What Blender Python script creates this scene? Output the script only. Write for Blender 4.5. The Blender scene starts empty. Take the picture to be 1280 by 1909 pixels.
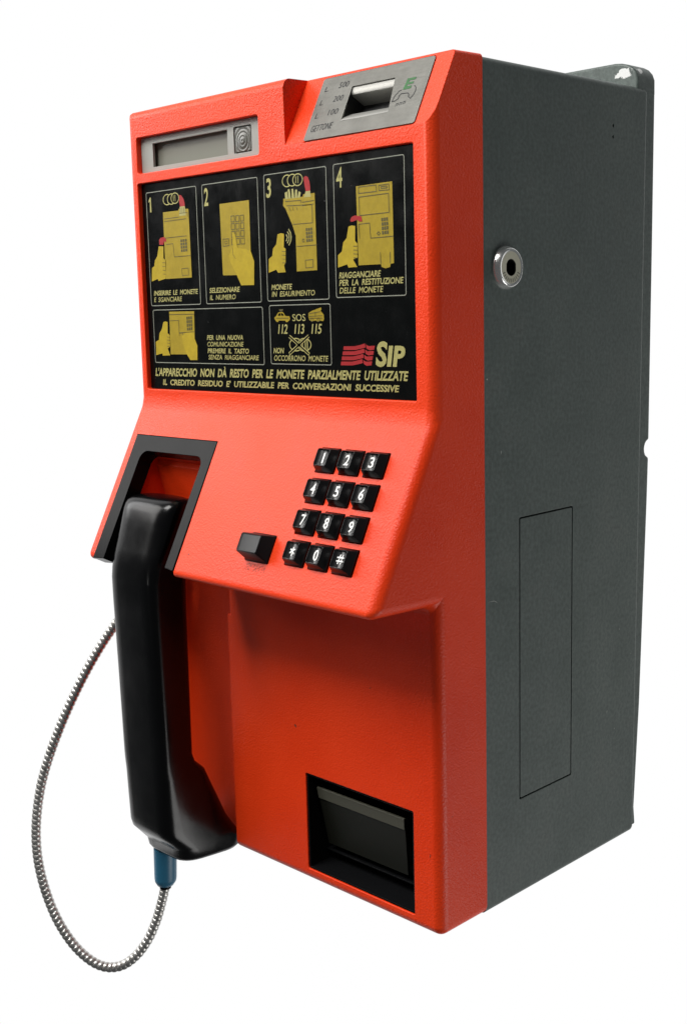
import bpy, bmesh, math, random
from mathutils import Vector, Matrix
random.seed(7)
scene = bpy.context.scene
COL = scene.collection

# ------------------------------------------------------------------ camera, world, lights, exposure
cam_d = bpy.data.cameras.new('camera')
cam = bpy.data.objects.new('camera', cam_d)
COL.objects.link(cam)
cam.location = (0.52646, -0.65489, 0.43921)
cam.rotation_euler = (math.radians(80.60236), math.radians(1.40757), math.radians(45.18607))
cam_d.sensor_fit = 'VERTICAL'
cam_d.sensor_height = 36.0
cam_d.sensor_width = 36.0
cam_d.lens = 42.987
cam_d.clip_start = 0.01
cam_d.clip_end = 200.0
scene.camera = cam
scene.view_settings.view_transform = 'Standard'
scene.view_settings.look = 'None'
scene.view_settings.exposure = 0.0
scene.view_settings.gamma = 1.0
scene.view_settings.use_curve_mapping = False

# white studio behind the telephone, a dim room in front of it
world = bpy.data.worlds.new('World')
scene.world = world
world.use_nodes = True
wn, wl = world.node_tree.nodes, world.node_tree.links
wn.clear()
w_out = wn.new('ShaderNodeOutputWorld')
w_bg = wn.new('ShaderNodeBackground')
w_tc = wn.new('ShaderNodeTexCoord')
w_dot = wn.new('ShaderNodeVectorMath'); w_dot.operation = 'DOT_PRODUCT'
w_dot.inputs[1].default_value = (-0.712, 0.702, 0.0)
w_mr = wn.new('ShaderNodeMapRange'); w_mr.interpolation_type = 'SMOOTHSTEP'
w_mr.inputs['From Min'].default_value = 0.24
w_mr.inputs['From Max'].default_value = 0.48
w_mix = wn.new('ShaderNodeMix'); w_mix.data_type = 'RGBA'
w_mix.inputs[6].default_value = (0.075, 0.08, 0.082, 1)
w_mix.inputs[7].default_value = (1.0, 1.0, 1.0, 1)
wl.new(w_tc.outputs['Generated'], w_dot.inputs[0])
wl.new(w_dot.outputs['Value'], w_mr.inputs['Value'])
wl.new(w_mr.outputs['Result'], w_mix.inputs[0])
wl.new(w_mix.outputs[2], w_bg.inputs['Color'])
w_bg.inputs['Strength'].default_value = 1.0
wl.new(w_bg.outputs['Background'], w_out.inputs['Surface'])

def area(name, loc, target, size, power, color=(1, 1, 1), size_y=None):
    d = bpy.data.lights.new(name, 'AREA')
    d.energy = power; d.color = color
    d.shape = 'RECTANGLE' if size_y else 'SQUARE'
    d.size = size
    if size_y: d.size_y = size_y
    o = bpy.data.objects.new(name, d); COL.objects.link(o)
    o.location = loc
    o.rotation_euler = (Vector(target) - Vector(loc)).to_track_quat('-Z', 'Y').to_euler()
    return o
area('key_softbox', (-0.34, -1.02, 1.82), (-0.15, -0.05, 0.30), 0.85, 40.0, (1.0, 0.985, 0.96))
area('window_softbox', (-1.55, -1.15, 1.32), (-0.15, -0.05, 0.30), 0.9, 16.5, (1.0, 0.98, 0.95))
area('front_glint_light', (-0.35, -2.3, 0.15), (-0.1, -0.05, 0.25), 0.2, 0.8, (1.0, 0.98, 0.95))  # added weak light, gives the lock ring its highlights
area('side_glint_softbox', (-2.1, -0.62, 1.15), (-0.15, -0.05, 0.30), 0.5, 7.0, (1.0, 1.0, 1.0), 1.0)  # added to put highlights in the dished key tops
area('fill_softbox', (1.55, 0.55, -1.05), (0.0, 0.05, 0.15), 1.0, 16.5, (1.0, 0.99, 0.97))

# ------------------------------------------------------------------ materials
def mat(name, base, rough=0.5, metal=0.0, spec=0.5, bev=0.0, build=None, coat=0.0):
    m = bpy.data.materials.new(name); m.use_nodes = True
    nt = m.node_tree; b = nt.nodes['Principled BSDF']
    b.inputs['Base Color'].default_value = (*base, 1)
    b.inputs['Roughness'].default_value = rough
    b.inputs['Metallic'].default_value = metal
    b.inputs['Specular IOR Level'].default_value = spec
    b.inputs['Coat Weight'].default_value = coat
    nrm = None
    if bev:
        bv = nt.nodes.new('ShaderNodeBevel'); bv.samples = 6
        bv.inputs['Radius'].default_value = bev
        nrm = bv.outputs['Normal']
        nt.links.new(nrm, b.inputs['Normal'])
    if build: build(nt, b, nrm)
    return m

def N(nt, kind, **kw):
    n = nt.nodes.new(kind)
    for k, v in kw.items():
        if k in n.inputs.keys(): n.inputs[k].default_value = v
        else: setattr(n, k, v)
    return n
def obj_coord(nt, scale=(1, 1, 1)):
    tc = nt.nodes.new('ShaderNodeTexCoord')
    mp = nt.nodes.new('ShaderNodeMapping'); mp.inputs['Scale'].default_value = scale
    nt.links.new(tc.outputs['Object'], mp.inputs['Vector'])
    return mp.outputs['Vector']
def bump(nt, b, h, strength, dist, nrm):
    bp = N(nt, 'ShaderNodeBump', Strength=strength, Distance=dist)
    nt.links.new(h, bp.inputs['Height'])
    if nrm: nt.links.new(nrm, bp.inputs['Normal'])
    nt.links.new(bp.outputs['Normal'], b.inputs['Normal'])
def ramp(nt, fac, stops):
    r = nt.nodes.new('ShaderNodeValToRGB')
    e = r.color_ramp.elements
    while len(e) < len(stops): e.new(0.5)
    for i, (p, c) in enumerate(stops):
        e[i].position = p; e[i].color = (*c, 1) if len(c) == 3 else c
    nt.links.new(fac, r.inputs['Fac'])
    return r.outputs['Color']
def mixc(nt, fac, a, b, mode='MIX'):
    m = nt.nodes.new('ShaderNodeMix'); m.data_type = 'RGBA'; m.blend_type = mode
    for i, v in ((0, fac), (6, a), (7, b)):
        if hasattr(v, 'is_output'): nt.links.new(v, m.inputs[i])
        elif i == 0: m.inputs[0].default_value = v
        else: m.inputs[i].default_value = (*v, 1)
    return m.outputs[2]

def leather(nt, b, nrm):                       # grained moulded plastic, slightly worn and dusty
    v = obj_coord(nt)
    n1 = N(nt, 'ShaderNodeTexNoise', Scale=680.0, Detail=3.0, Roughness=0.55, Distortion=0.4)
    n2 = N(nt, 'ShaderNodeTexVoronoi', Scale=760.0, feature='SMOOTH_F1')
    n3 = N(nt, 'ShaderNodeTexNoise', Scale=9.0, Detail=5.0, Roughness=0.6)
    for n in (n1, n2, n3): nt.links.new(v, n.inputs['Vector'])
    add = N(nt, 'ShaderNodeMath', operation='ADD')
    nt.links.new(n1.outputs['Fac'], add.inputs[0]); nt.links.new(n2.outputs['Distance'], add.inputs[1])
    bump(nt, b, add.outputs[0], 0.40, 0.0005, nrm)
    c = ramp(nt, n3.outputs['Fac'], [(0.35, (0.80, 0.041, 0.004)), (0.62, (0.87, 0.052, 0.006))])
    # sparse dark scuffs
    n4 = N(nt, 'ShaderNodeTexNoise', Scale=95.0, Detail=2.0, Roughness=0.5)
    nt.links.new(v, n4.inputs['Vector'])
    sc = ramp(nt, n4.outputs['Fac'], [(0.765, (0, 0, 0)), (0.80, (0.6, 0.6, 0.6))])
    c = mixc(nt, sc, c, (0.30, 0.045, 0.02))
    nt.links.new(c, b.inputs['Base Color'])
    rr = ramp(nt, n3.outputs['Fac'], [(0.3, (0.36,) * 3), (0.7, (0.47,) * 3)])
    nt.links.new(rr, b.inputs['Roughness'])
M_RED = mat('red_plastic', (0.82, 0.068, 0.018), 0.42, spec=0.30, build=leather)

def grey_paint(nt, b, nrm):
    v = obj_coord(nt)
    n1 = N(nt, 'ShaderNodeTexNoise', Scale=700.0, Detail=3.0, Roughness=0.6)
    n2 = N(nt, 'ShaderNodeTexNoise', Scale=22.0, Detail=6.0, Roughness=0.65)
    n3 = N(nt, 'ShaderNodeTexNoise', Scale=130.0, Detail=2.0, Roughness=0.5)
    n5 = N(nt, 'ShaderNodeTexNoise', Scale=350.0, Detail=1.0, Roughness=0.5)
    for n in (n1, n2, n3, n5): nt.links.new(v, n.inputs['Vector'])
    c = ramp(nt, n2.outputs['Fac'], [(0.30, (0.074, 0.096, 0.087)), (0.55, (0.092, 0.115, 0.106)), (0.75, (0.104, 0.122, 0.112))])
    f = ramp(nt, n5.outputs['Fac'], [(0.3, (0.8,) * 3), (0.7, (1.16,) * 3)])
    n6 = N(nt, 'ShaderNodeTexNoise', Scale=5.5, Detail=4.0, Roughness=0.55)
    v6 = obj_coord(nt, (1.0, 1.0, 0.45)); nt.links.new(v6, n6.inputs['Vector'])
    f = mixc(nt, 1.0, f, ramp(nt, n6.outputs['Fac'], [(0.32, (0.80, 0.82, 0.82)), (0.68, (1.14, 1.12, 1.10))]), 'MULTIPLY')
    c = mixc(nt, 1.0, c, f, 'MULTIPLY')
    chips = ramp(nt, n3.outputs['Fac'], [(0.79, (0, 0, 0)), (0.80, (1, 1, 1))])
    c = mixc(nt, chips, c, (0.42, 0.43, 0.40))
    nt.links.new(c, b.inputs['Base Color'])
    bump(nt, b, n1.outputs['Fac'], 0.22, 0.0004, nrm)
    rr = ramp(nt, n2.outputs['Fac'], [(0.3, (0.42,) * 3), (0.7, (0.56,) * 3)])
    nt.links.new(rr, b.inputs['Roughness'])
M_GREY = mat('grey_enamel', (0.085, 0.1, 0.097), 0.5, bev=0.0009, build=grey_paint)

def chipped(nt, b, nrm):
    grey_paint(nt, b, nrm)
    v = obj_coord(nt)
    n = N(nt, 'ShaderNodeTexNoise', Scale=70.0, Detail=5.0, Roughness=0.65); nt.links.new(v, n.inputs['Vector'])
    sx = N(nt, 'ShaderNodeSeparateXYZ'); nt.links.new(v, sx.inputs[0])
    # worn patch around x = -0.016, z = 0.613
    def bell(out, c0, w):
        s = N(nt, 'ShaderNodeMath', operation='SUBTRACT'); nt.links.new(out, s.inputs[0]); s.inputs[1].default_value = c0
        d = N(nt, 'ShaderNodeMath', operation='DIVIDE'); nt.links.new(s.outputs[0], d.inputs[0]); d.inputs[1].default_value = w
        p = N(nt, 'ShaderNodeMath', operation='MULTIPLY'); nt.links.new(d.outputs[0], p.inputs[0]); nt.links.new(d.outputs[0], p.inputs[1])
        return p.outputs[0]
    a = N(nt, 'ShaderNodeMath', operation='ADD')
    nt.links.new(bell(sx.outputs['X'], -0.0145, 0.0145), a.inputs[0]); nt.links.new(bell(sx.outputs['Z'], 0.6125, 0.0042), a.inputs[1])
    m = N(nt, 'ShaderNodeMath', operation='MULTIPLY'); nt.links.new(a.outputs[0], m.inputs[0]); m.inputs[1].default_value = 0.16
    s = N(nt, 'ShaderNodeMath', operation='SUBTRACT'); nt.links.new(n.outputs['Fac'], s.inputs[0]); nt.links.new(m.outputs[0], s.inputs[1])
    f = ramp(nt, s.outputs[0], [(0.43, (0, 0, 0)), (0.46, (1, 1, 1))])
    old = b.inputs['Base Color'].links[0].from_socket
    nt.links.new(mixc(nt, f, old, (0.72, 0.73, 0.72)), b.inputs['Base Color'])
M_PLATE = mat('worn_grey_enamel', (0.1, 0.11, 0.105), 0.5, bev=0.0009, build=chipped)

def black_grain(nt, b, nrm):
    v = obj_coord(nt)
    n1 = N(nt, 'ShaderNodeTexNoise', Scale=500.0, Detail=3.0, Roughness=0.6)
    n2 = N(nt, 'ShaderNodeTexNoise', Scale=30.0, Detail=5.0, Roughness=0.65)
    nt.links.new(v, n1.inputs['Vector']); nt.links.new(v, n2.inputs['Vector'])
    bump(nt, b, n1.outputs['Fac'], 0.05, 0.0003, nrm)
    rr = ramp(nt, n2.outputs['Fac'], [(0.3, (0.16,) * 3), (0.7, (0.27,) * 3)])
    nt.links.new(rr, b.inputs['Roughness'])
M_BLACK = mat('black_plastic', (0.006, 0.0062, 0.0068), 0.35, spec=0.06, bev=0.0007, build=black_grain)
M_HAND = mat('black_handset_plastic', (0.0015, 0.0015, 0.0018), 0.2, spec=0.26, build=black_grain)
M_KEY = mat('black_key_plastic', (0.0045, 0.0045, 0.005), 0.22, bev=0.0006)
M_DARK = mat('dark_cavity', (0.004, 0.004, 0.004), 0.6)
M_WHITE = mat('white_legend_ink', (0.85, 0.85, 0.83), 0.5)
def film(nt, b, nrm):
    v = obj_coord(nt)
    n = N(nt, 'ShaderNodeTexNoise', Scale=60.0, Detail=4.0, Roughness=0.6); nt.links.new(v, n.inputs['Vector'])
    nt.links.new(ramp(nt, n.outputs['Fac'], [(0.3, (0.15,) * 3), (0.7, (0.26,) * 3)]), b.inputs['Roughness'])
    n2 = N(nt, 'ShaderNodeTexNoise', Scale=260.0, Detail=1.0); nt.links.new(v, n2.inputs['Vector'])
    f = ramp(nt, n2.outputs['Fac'], [(0.79, (0, 0, 0)), (0.81, (1, 1, 1))])
    nt.links.new(mixc(nt, f, (0.0022, 0.0026, 0.0026), (0.06, 0.06, 0.06)), b.inputs['Base Color'])
M_FILM = mat('black_printed_film', (0.009, 0.009, 0.009), 0.3, spec=0.22, build=film)
def ink(nt, b, nrm):
    v = obj_coord(nt)
    n = N(nt, 'ShaderNodeTexNoise', Scale=180.0, Detail=4.0, Roughness=0.7); nt.links.new(v, n.inputs['Vector'])
    base = tuple(b.inputs['Base Color'].default_value[:3])
    nt.links.new(ramp(nt, n.outputs['Fac'], [(0.3, tuple(x * 0.86 for x in base)), (0.65, tuple(x * 1.05 for x in base))]), b.inputs['Base Color'])
M_YEL = mat('olive_yellow_ink', (0.35, 0.255, 0.021), 0.4, spec=0.2, build=ink)
M_YEL2 = mat('bright_yellow_ink', (0.43, 0.315, 0.022), 0.4, spec=0.2, build=ink)
M_PALE = mat('pale_yellow_ink', (0.40, 0.37, 0.14), 0.4, spec=0.2, build=ink)
M_LINE = mat('grey_line_ink', (0.27, 0.28, 0.23), 0.4, spec=0.2, build=ink)
M_OLIVE = mat('dark_olive_ink', (0.075, 0.062, 0.014), 0.4)
M_REDINK = mat('red_ink', (0.36, 0.025, 0.028), 0.4, spec=0.2, build=ink)
M_INKBLK = mat('etched_dark_ink', (0.018, 0.018, 0.022), 0.5, spec=0.2)
M_GREEN = mat('green_ink', (0.05, 0.15, 0.055), 0.5, spec=0.2, build=ink)
M_LIP = mat('highlight_steel', (0.36, 0.355, 0.33), 0.42, 0.5, spec=0.25)  # lighter steel, carries the highlight of slot lip and ramp in its colour
def brushed(nt, b, nrm):
    v = obj_coord(nt, (60, 2600, 2600))
    n = N(nt, 'ShaderNodeTexNoise', Scale=1.0, Detail=3.0, Roughness=0.6); nt.links.new(v, n.inputs['Vector'])
    nt.links.new(ramp(nt, n.outputs['Fac'], [(0.3, (0.30,) * 3), (0.7, (0.46,) * 3)]), b.inputs['Roughness'])
    bump(nt, b, n.outputs['Fac'], 0.06, 0.0002, nrm)
    v2 = obj_coord(nt)
    n2 = N(nt, 'ShaderNodeTexNoise', Scale=55.0, Detail=6.0, Roughness=0.7); nt.links.new(v2, n2.inputs['Vector'])
    nt.links.new(ramp(nt, n2.outputs['Fac'], [(0.3, (0.165, 0.162, 0.147)), (0.7, (0.22, 0.217, 0.198))]), b.inputs['Base Color'])
M_STEEL = mat('brushed_steel', (0.6, 0.59, 0.55), 0.38, 0.45, spec=0.12, bev=0.0006, build=brushed)
M_CHROME = mat('polished_chrome', (0.88, 0.88, 0.86), 0.22, 0.85, bev=0.0005)
M_LOCKFACE = mat('worn_lock_face', (0.62, 0.60, 0.47), 0.4, 0.25, bev=0.0004)
def cordmat(nt, b, nrm):
    v = obj_coord(nt)
    n = N(nt, 'ShaderNodeTexNoise', Scale=90.0, Detail=4.0, Roughness=0.7); nt.links.new(v, n.inputs['Vector'])
    nt.links.new(ramp(nt, n.outputs['Fac'], [(0.3, (0.36, 0.35, 0.33)), (0.7, (0.62, 0.61, 0.59))]), b.inputs['Base Color'])
M_CORD = mat('steel_armour', (0.5, 0.5, 0.48), 0.38, 0.9, build=cordmat)
M_BEZEL = mat('grey_display_bezel', (0.285, 0.29, 0.265), 0.5, bev=0.0005)
M_LCD = mat('grey_lcd_glass', (0.20, 0.20, 0.165), 0.22)
M_LENS = mat('ribbed_grey_lens', (0.085, 0.085, 0.072), 0.26, coat=0.15)
M_BLUE = mat('blue_rubber_sleeve', (0.02, 0.135, 0.235), 0.42)
def flapmat(nt, b, nrm):
    v = obj_coord(nt, (80, 80, 2200))
    n = N(nt, 'ShaderNodeTexNoise', Scale=1.0, Detail=3.0); nt.links.new(v, n.inputs['Vector'])
    bump(nt, b, n.outputs['Fac'], 0.10, 0.0002, nrm)
M_FLAP = mat('dark_flap_plastic', (0.012, 0.0125, 0.009), 0.30, build=flapmat)
M_FLAPLIP = mat('olive_grey_flap_lip', (0.095, 0.093, 0.070), 0.32, bev=0.0006, build=flapmat)

# ------------------------------------------------------------------ mesh helpers
def link(name, me, mats, parent=None):
    o = bpy.data.objects.new(name, me); COL.objects.link(o)
    for m in (mats if isinstance(mats, (list, tuple)) else [mats]):
        if len(me.materials) < (len(mats) if isinstance(mats, (list, tuple)) else 1): me.materials.append(m)
    if parent: o.parent = parent
    return o
def smooth(me, deg=35):
    for p in me.polygons: p.use_smooth = True
    me.set_sharp_from_angle(angle=math.radians(deg))
def from_bm(name, bm, mats, parent=None, sm=None, wn_mod=False):
    bmesh.ops.recalc_face_normals(bm, faces=bm.faces)
    me = bpy.data.meshes.new(name); bm.to_mesh(me); bm.free()
    if sm: smooth(me, sm)
    o = link(name, me, mats, parent)
    if wn_mod:
        w = o.modifiers.new('wn', 'WEIGHTED_NORMAL'); w.keep_sharp = True; w.weight = 80
    return o

class Frame:
    """a flat work plane: u, v along it and w out of it, all in metres"""
    def __init__(s, o, eu, ev, en):
        s.o, s.u, s.v, s.n = map(Vector, (o, eu, ev, en))
    def __call__(s, u, v, w=0.0): return s.o + s.u * u + s.v * v + s.n * w

A_Y, A_Z = -0.0505, 0.3672          # crease between panel and keypad slope
CD = Vector((0, -0.4599, -0.8880))  # down the slope
CN = Vector((0, -0.8880, 0.4599))   # out of the slope
PANEL = Frame((-0.3155, -0.0467, 0.378), (1, 0, 0), (0, 0, 1), (0, -1, 0))
SLOPE = Frame((0, -0.0495, 0.3681), (1, 0, 0), CD, CN)        # v = distance down the slope
FD = Vector((0, 0.0237, 0.0464)).normalized()
FN = Vector((0, -FD.z, FD.y))
FACET = Frame((0, -0.0502, 0.5552), (1, 0, 0), FD, FN)
FRONT = Frame((0, -0.0505, 0), (1, 0, 0), (0, 0, 1), (0, -1, 0))
SIDE = Frame((0, 0, 0), (0, 1, 0), (0, 0, 1), (1, 0, 0))

def rrect(u0, v0, u1, v1, r, n=5):
    if r <= 0: return [(u0, v0), (u1, v0), (u1, v1), (u0, v1)]
    pts = []
    for cx, cy, a in ((u1 - r, v0 + r, -90), (u1 - r, v1 - r, 0), (u0 + r, v1 - r, 90), (u0 + r, v0 + r, 180)):
        for k in range(n + 1):
            t = math.radians(a + 90 * k / n)
            pts.append((cx + r * math.cos(t), cy + r * math.sin(t)))
    return pts
def prism(bm, fr, pts, w0, w1, mi=0):
    a = [bm.verts.new(fr(u, v, w0)) for u, v in pts]
    b = [bm.verts.new(fr(u, v, w1)) for u, v in pts]
    fs = [bm.faces.new(a[::-1]), bm.faces.new(b)]
    n = len(pts)
    for i in range(n): fs.append(bm.faces.new((a[i], a[(i + 1) % n], b[(i + 1) % n], b[i])))
    for f in fs: f.material_index = mi
    return a, b
def ring_prism(bm, fr, outer, inner, w0, w1):
    """closed frame between two outlines with the same number of points"""
    n = len(outer)
    vs = [[bm.verts.new(fr(u, v, w)) for u, v in pts] for pts in (outer, inner) for w in (w0, w1)]
    o0, o1, i0, i1 = vs
    for k in range(n):
        j = (k + 1) % n
        bm.faces.new((o0[k], o0[j], o1[j], o1[k])); bm.faces.new((i0[k], i1[k], i1[j], i0[j]))
        bm.faces.new((o1[k], o1[j], i1[j], i1[k])); bm.faces.new((o0[k], i0[k], i0[j], o0[j]))
def cutter(bm):
    bmesh.ops.recalc_face_normals(bm, faces=bm.faces)
    me = bpy.data.meshes.new('cut'); bm.to_mesh(me); bm.free()
    o = bpy.data.objects.new('cut', me); COL.objects.link(o)
    return o
def subtract(obj, bm):
    c = cutter(bm)
    m = obj.modifiers.new('b', 'BOOLEAN'); m.operation = 'DIFFERENCE'; m.solver = 'EXACT'; m.object = c
    dg = bpy.context.evaluated_depsgraph_get()
    me = bpy.data.meshes.new_from_object(obj.evaluated_get(dg))
    obj.modifiers.clear()
    old = obj.data; obj.data = me; bpy.data.meshes.remove(old)
    cm = c.data; bpy.data.objects.remove(c); bpy.data.meshes.remove(cm)
def finish(obj, deg=30):
    smooth(obj.data, deg)
    w = obj.modifiers.new('wn', 'WEIGHTED_NORMAL'); w.keep_sharp = True; w.weight = 80

_cap = {}
def text_mesh(s, bold=0.0, spacing=1.0):
    cu = bpy.data.curves.new('t', 'FONT'); cu.body = s; cu.size = 1.0; cu.offset = bold; cu.space_character = spacing; cu.space_word = 1.9
    cu.resolution_u = 3
    o = bpy.data.objects.new('t', cu); COL.objects.link(o)
    dg = bpy.context.evaluated_depsgraph_get()
    me = bpy.data.meshes.new_from_object(o.evaluated_get(dg))
    vs = [(v.co.x, v.co.y) for v in me.vertices]; fs = [tuple(p.vertices) for p in me.polygons]
    bpy.data.objects.remove(o); bpy.data.curves.remove(cu); bpy.data.meshes.remove(me)
    return vs, fs
class Art:
    """flat print on a plane, millimetres, several inks in one mesh"""
    def __init__(s, fr, mats): s.fr = fr; s.mats = mats; s.V = []; s.F = []; s.M = []
    def face(s, pts, ink, w=0.15):
        a = sum(pts[i][0] * pts[(i + 1) % len(pts)][1] - pts[(i + 1) % len(pts)][0] * pts[i][1] for i in range(len(pts)))
        if a < 0: pts = pts[::-1]
        b = len(s.V)
        s.V += [s.fr(u / 1000, v / 1000, w / 1000) for u, v in pts]
        s.F.append(tuple(range(b, b + len(pts)))); s.M.append(s.mats.index(ink))
    def stroke(s, pts, ink, width=0.5, w=0.3, closed=False):
        n = len(pts)
        for i in range(n if closed else n - 1):
            (x0, y0), (x1, y1) = pts[i], pts[(i + 1) % n]
            L = math.hypot(x1 - x0, y1 - y0)
            if L < 1e-6: continue
            dx, dy = (x1 - x0) / L * width / 2, (y1 - y0) / L * width / 2
            e = 0.9 if (closed or 0 < i) else 0.0
            s.face([(x0 - dx * e + dy, y0 - dy * e - dx), (x1 + dx * .9 + dy, y1 + dy * .9 - dx), (x1 + dx * .9 - dy, y1 + dy * .9 + dx), (x0 - dx * e - dy, y0 - dy * e + dx)], ink, w + 0.004 * (i % 2))
    def ring(s, cx, cy, rx, ry, width, ink, w=0.3, n=28):
        for i in range(n):
            a, b = 2 * math.pi * i / n, 2 * math.pi * (i + 1) / n
            p = lambda t, q: (cx + (rx + q) * math.cos(t), cy + (ry + q) * math.sin(t))
            s.face([p(a, 0), p(b, 0), p(b, -width), p(a, -width)], ink, w)
    def text(s, txt, x0, y0, x1, h, ink, shear=0.18, bold=0.012, rise=0.0, w=0.15, spacing=1.0):
        vs, fs = text_mesh(txt, bold, spacing)
        if 'cap' not in _cap: _cap['cap'] = max(y for x, y in text_mesh('H')[0])
        xm, xM = min(x for x, y in vs), max(x for x, y in vs)
        sx = (x1 - x0 - shear * h) / (xM - xm); sy = h / _cap['cap']
        b = len(s.V)
        for x, y in vs:
            px = (x - xm) * sx; py = y * sy
            px += shear * py
            s.V.append(s.fr((x0 + px) / 1000, (y0 + py + rise * px / (x1 - x0)) / 1000, w / 1000))
        for f in fs:
            s.F.append(tuple(b + i for i in f)); s.M.append(s.mats.index(ink))
    def build(s, name, parent):
        me = bpy.data.meshes.new(name)
        me.from_pydata([tuple(v) for v in s.V], [], s.F)
        me.polygons.foreach_set('material_index', s.M)
        bm = bmesh.new(); bm.from_mesh(me)
        for f in bm.faces:
            f.normal_update()
            if f.normal.dot(s.fr.n) < 0: f.normal_flip()
        bm.to_mesh(me); bm.free()
        o = bpy.data.objects.new(name, me); COL.objects.link(o)
        for m in s.mats: me.materials.append(m)
        if parent: o.parent = parent
        return o

def thing(name, label, cat, loc=(0, 0, 0)):
    o = bpy.data.objects.new(name, None); COL.objects.link(o)
    o.empty_display_size = 0.05
    o['label'] = label; o['category'] = cat
    return o

# ================================================================== PAYPHONE
phone = thing('payphone', 'red and grey coin payphone with black instruction panel and keypad', 'payphone')

# ---- grey steel housing
bm = bmesh.new()
x0, x1 = -0.3255, 0.0
cs = [(0.0, 0.0), (0.1985, 0.0), (0.2040, 0.6010), (0.0, 0.6010)]
prism(bm, Frame((0, 0, 0), (0, 1, 0), (0, 0, 1), (1, 0, 0)), cs, x0, x1)
ed = [e for e in bm.edges if not (abs(e.verts[0].co.y) < 1e-6 and abs(e.verts[1].co.y) < 1e-6)]
bmesh.ops.bevel(bm, geom=ed, offset=0.0045, segments=6, profile=0.5, affect='EDGES', clamp_overlap=True)
housing = from_bm('housing', bm, M_GREY, phone)
bm = bmesh.new()
prism(bm, SIDE, rrect(0.0399, 0.0762, 0.1061, 0.2893, 0.0012, 3), -0.0060, 0.01)     # access panel seam
prism(bm, SIDE, [(0.0250 + 0.0128 * math.cos(t * math.pi / 16), 0.4648 + 0.0128 * math.sin(t * math.pi / 16)) for t in range(32)], -0.012, 0.01)
for z in (0.5694, 0.5613):
    prism(bm, SIDE, [(0.1551 + 0.0010 * math.cos(t * math.pi / 6), z + 0.0014 * math.sin(t * math.pi / 6)) for t in range(12)], -0.004, 0.01)
subtract(housing, bm)
finish(housing)
bm = bmesh.new()
prism(bm, SIDE, rrect(0.0411, 0.0774, 0.1049, 0.2881, 0.0009, 3), -0.0060, 0.0)
from_bm('access_panel', bm, M_GREY, housing, 30)
M_SCR = mat('bare_metal_scratch', (0.36, 0.37, 0.35), 0.5)
for y, z, l, a in ((0.0085, 0.2335, 0.010, -0.1), (0.0122, 0.2328, 0.006, -0.5), (0.155, 0.115, 0.0022, 1.2), (0.0195, 0.3382, 0.003, 1.4), (0.172, 0.180, 0.0018, 1.2), (0.166, 0.098, 0.0016, 1.5)):
    bm = bmesh.new()
    ca, sa = math.cos(a) * l / 2, math.sin(a) * l / 2
    wv = 0.00022 if l > 0.005 else 0.0004
    bm.faces.new([bm.verts.new(SIDE(y + s * ca + k * -math.sin(a) * wv, z + s * sa + k * math.cos(a) * wv, 0.00012)) for s, k in ((-1, -0.3), (0, -1), (1, -0.2), (0.2, 1))])
    from_bm('scratch', bm, M_SCR, housing)

# ---- back plate with hanging flange
bm = bmesh.new()
bp_pts = [(0.2020, 0.004), (0.2000, 0.020), (0.2062, 0.110), (0.2130, 0.28), (0.2140, 0.3150)]
bp_pts += [(0.2140 - 0.0062 * math.sin(math.pi * k / 10), 0.3155 + 0.0135 * (1 - math.cos(math.pi * k / 10)) / 2) for k in range(1, 10)]
bp_pts += [(0.2142, 0.3295), (0.2148, 0.48), (0.2148, 0.6015), (0.1950, 0.6015), (0.1950, 0.004)]
prism(bm, SIDE, bp_pts, -0.300, -0.0012)
XZ = Frame((0, 0, 0), (1, 0, 0), (0, 0, 1), (0, 1, 0))
lug = [(-0.300, 0.596), (-0.300, 0.6207), (-0.0220, 0.6207), (-0.0160, 0.6200), (-0.0105, 0.6184), (-0.0062, 0.6160), (-0.0030, 0.6125), (-0.0012, 0.6080), (-0.0010, 0.596)]
prism(bm, XZ, lug, 0.1895, 0.2147)
back = from_bm('back_plate', bm, M_PLATE, phone)
b2 = back.modifiers.new('bev', 'BEVEL'); b2.width = 0.0016; b2.segments = 3; b2.limit_method = 'ANGLE'; b2.angle_limit = math.radians(50)
smooth(back.data, 40)

# ---- red front cover
bm = bmesh.new()
prof = [(0.0, 0.0), (0.0, 0.6020), (-0.0505, 0.6008), (A_Y, A_Z), (-0.1146, 0.2424), (-0.0505, 0.2404), (-0.0505, 0.0)]
prism(bm, SIDE, prof, -0.3270, 0.0010)
wl_ = bm.edges.layers.float.new('bevel_weight_edge')
for e in bm.edges:
    if all(abs(v.co.y) < 1e-6 for v in e.verts): continue
    e[wl_] = (0.8 if abs(e.verts[0].co.x - e.verts[1].co.x) > 0.1 else 0.4) if all(v.co.z > 0.59 for v in e.verts) else 1.0
cover = from_bm('front_cover', bm, M_RED, phone)
bv_ = cover.modifiers.new('bev', 'BEVEL'); bv_.width = 0.0078; bv_.segments = 9; bv_.limit_method = 'WEIGHT'; bv_.use_clamp_overlap = False
me_ = bpy.data.meshes.new_from_object(cover.evaluated_get(bpy.context.evaluated_depsgraph_get()))
cover.modifiers.clear(); cover.data = me_
# sloping coin facet
bm = bmesh.new()
prism(bm, Frame((0, 0, 0), (0, 1, 0), (0, 0, 1), (1, 0, 0)),
      [tuple(FACET(0, -0.02)[1:]), tuple(FACET(0, 0.08)[1:]), (-0.09, FACET(0, 0.08).z), (-0.09, FACET(0, -0.02).z)], -0.1366, 0.02)
subtract(cover, bm)
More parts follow.
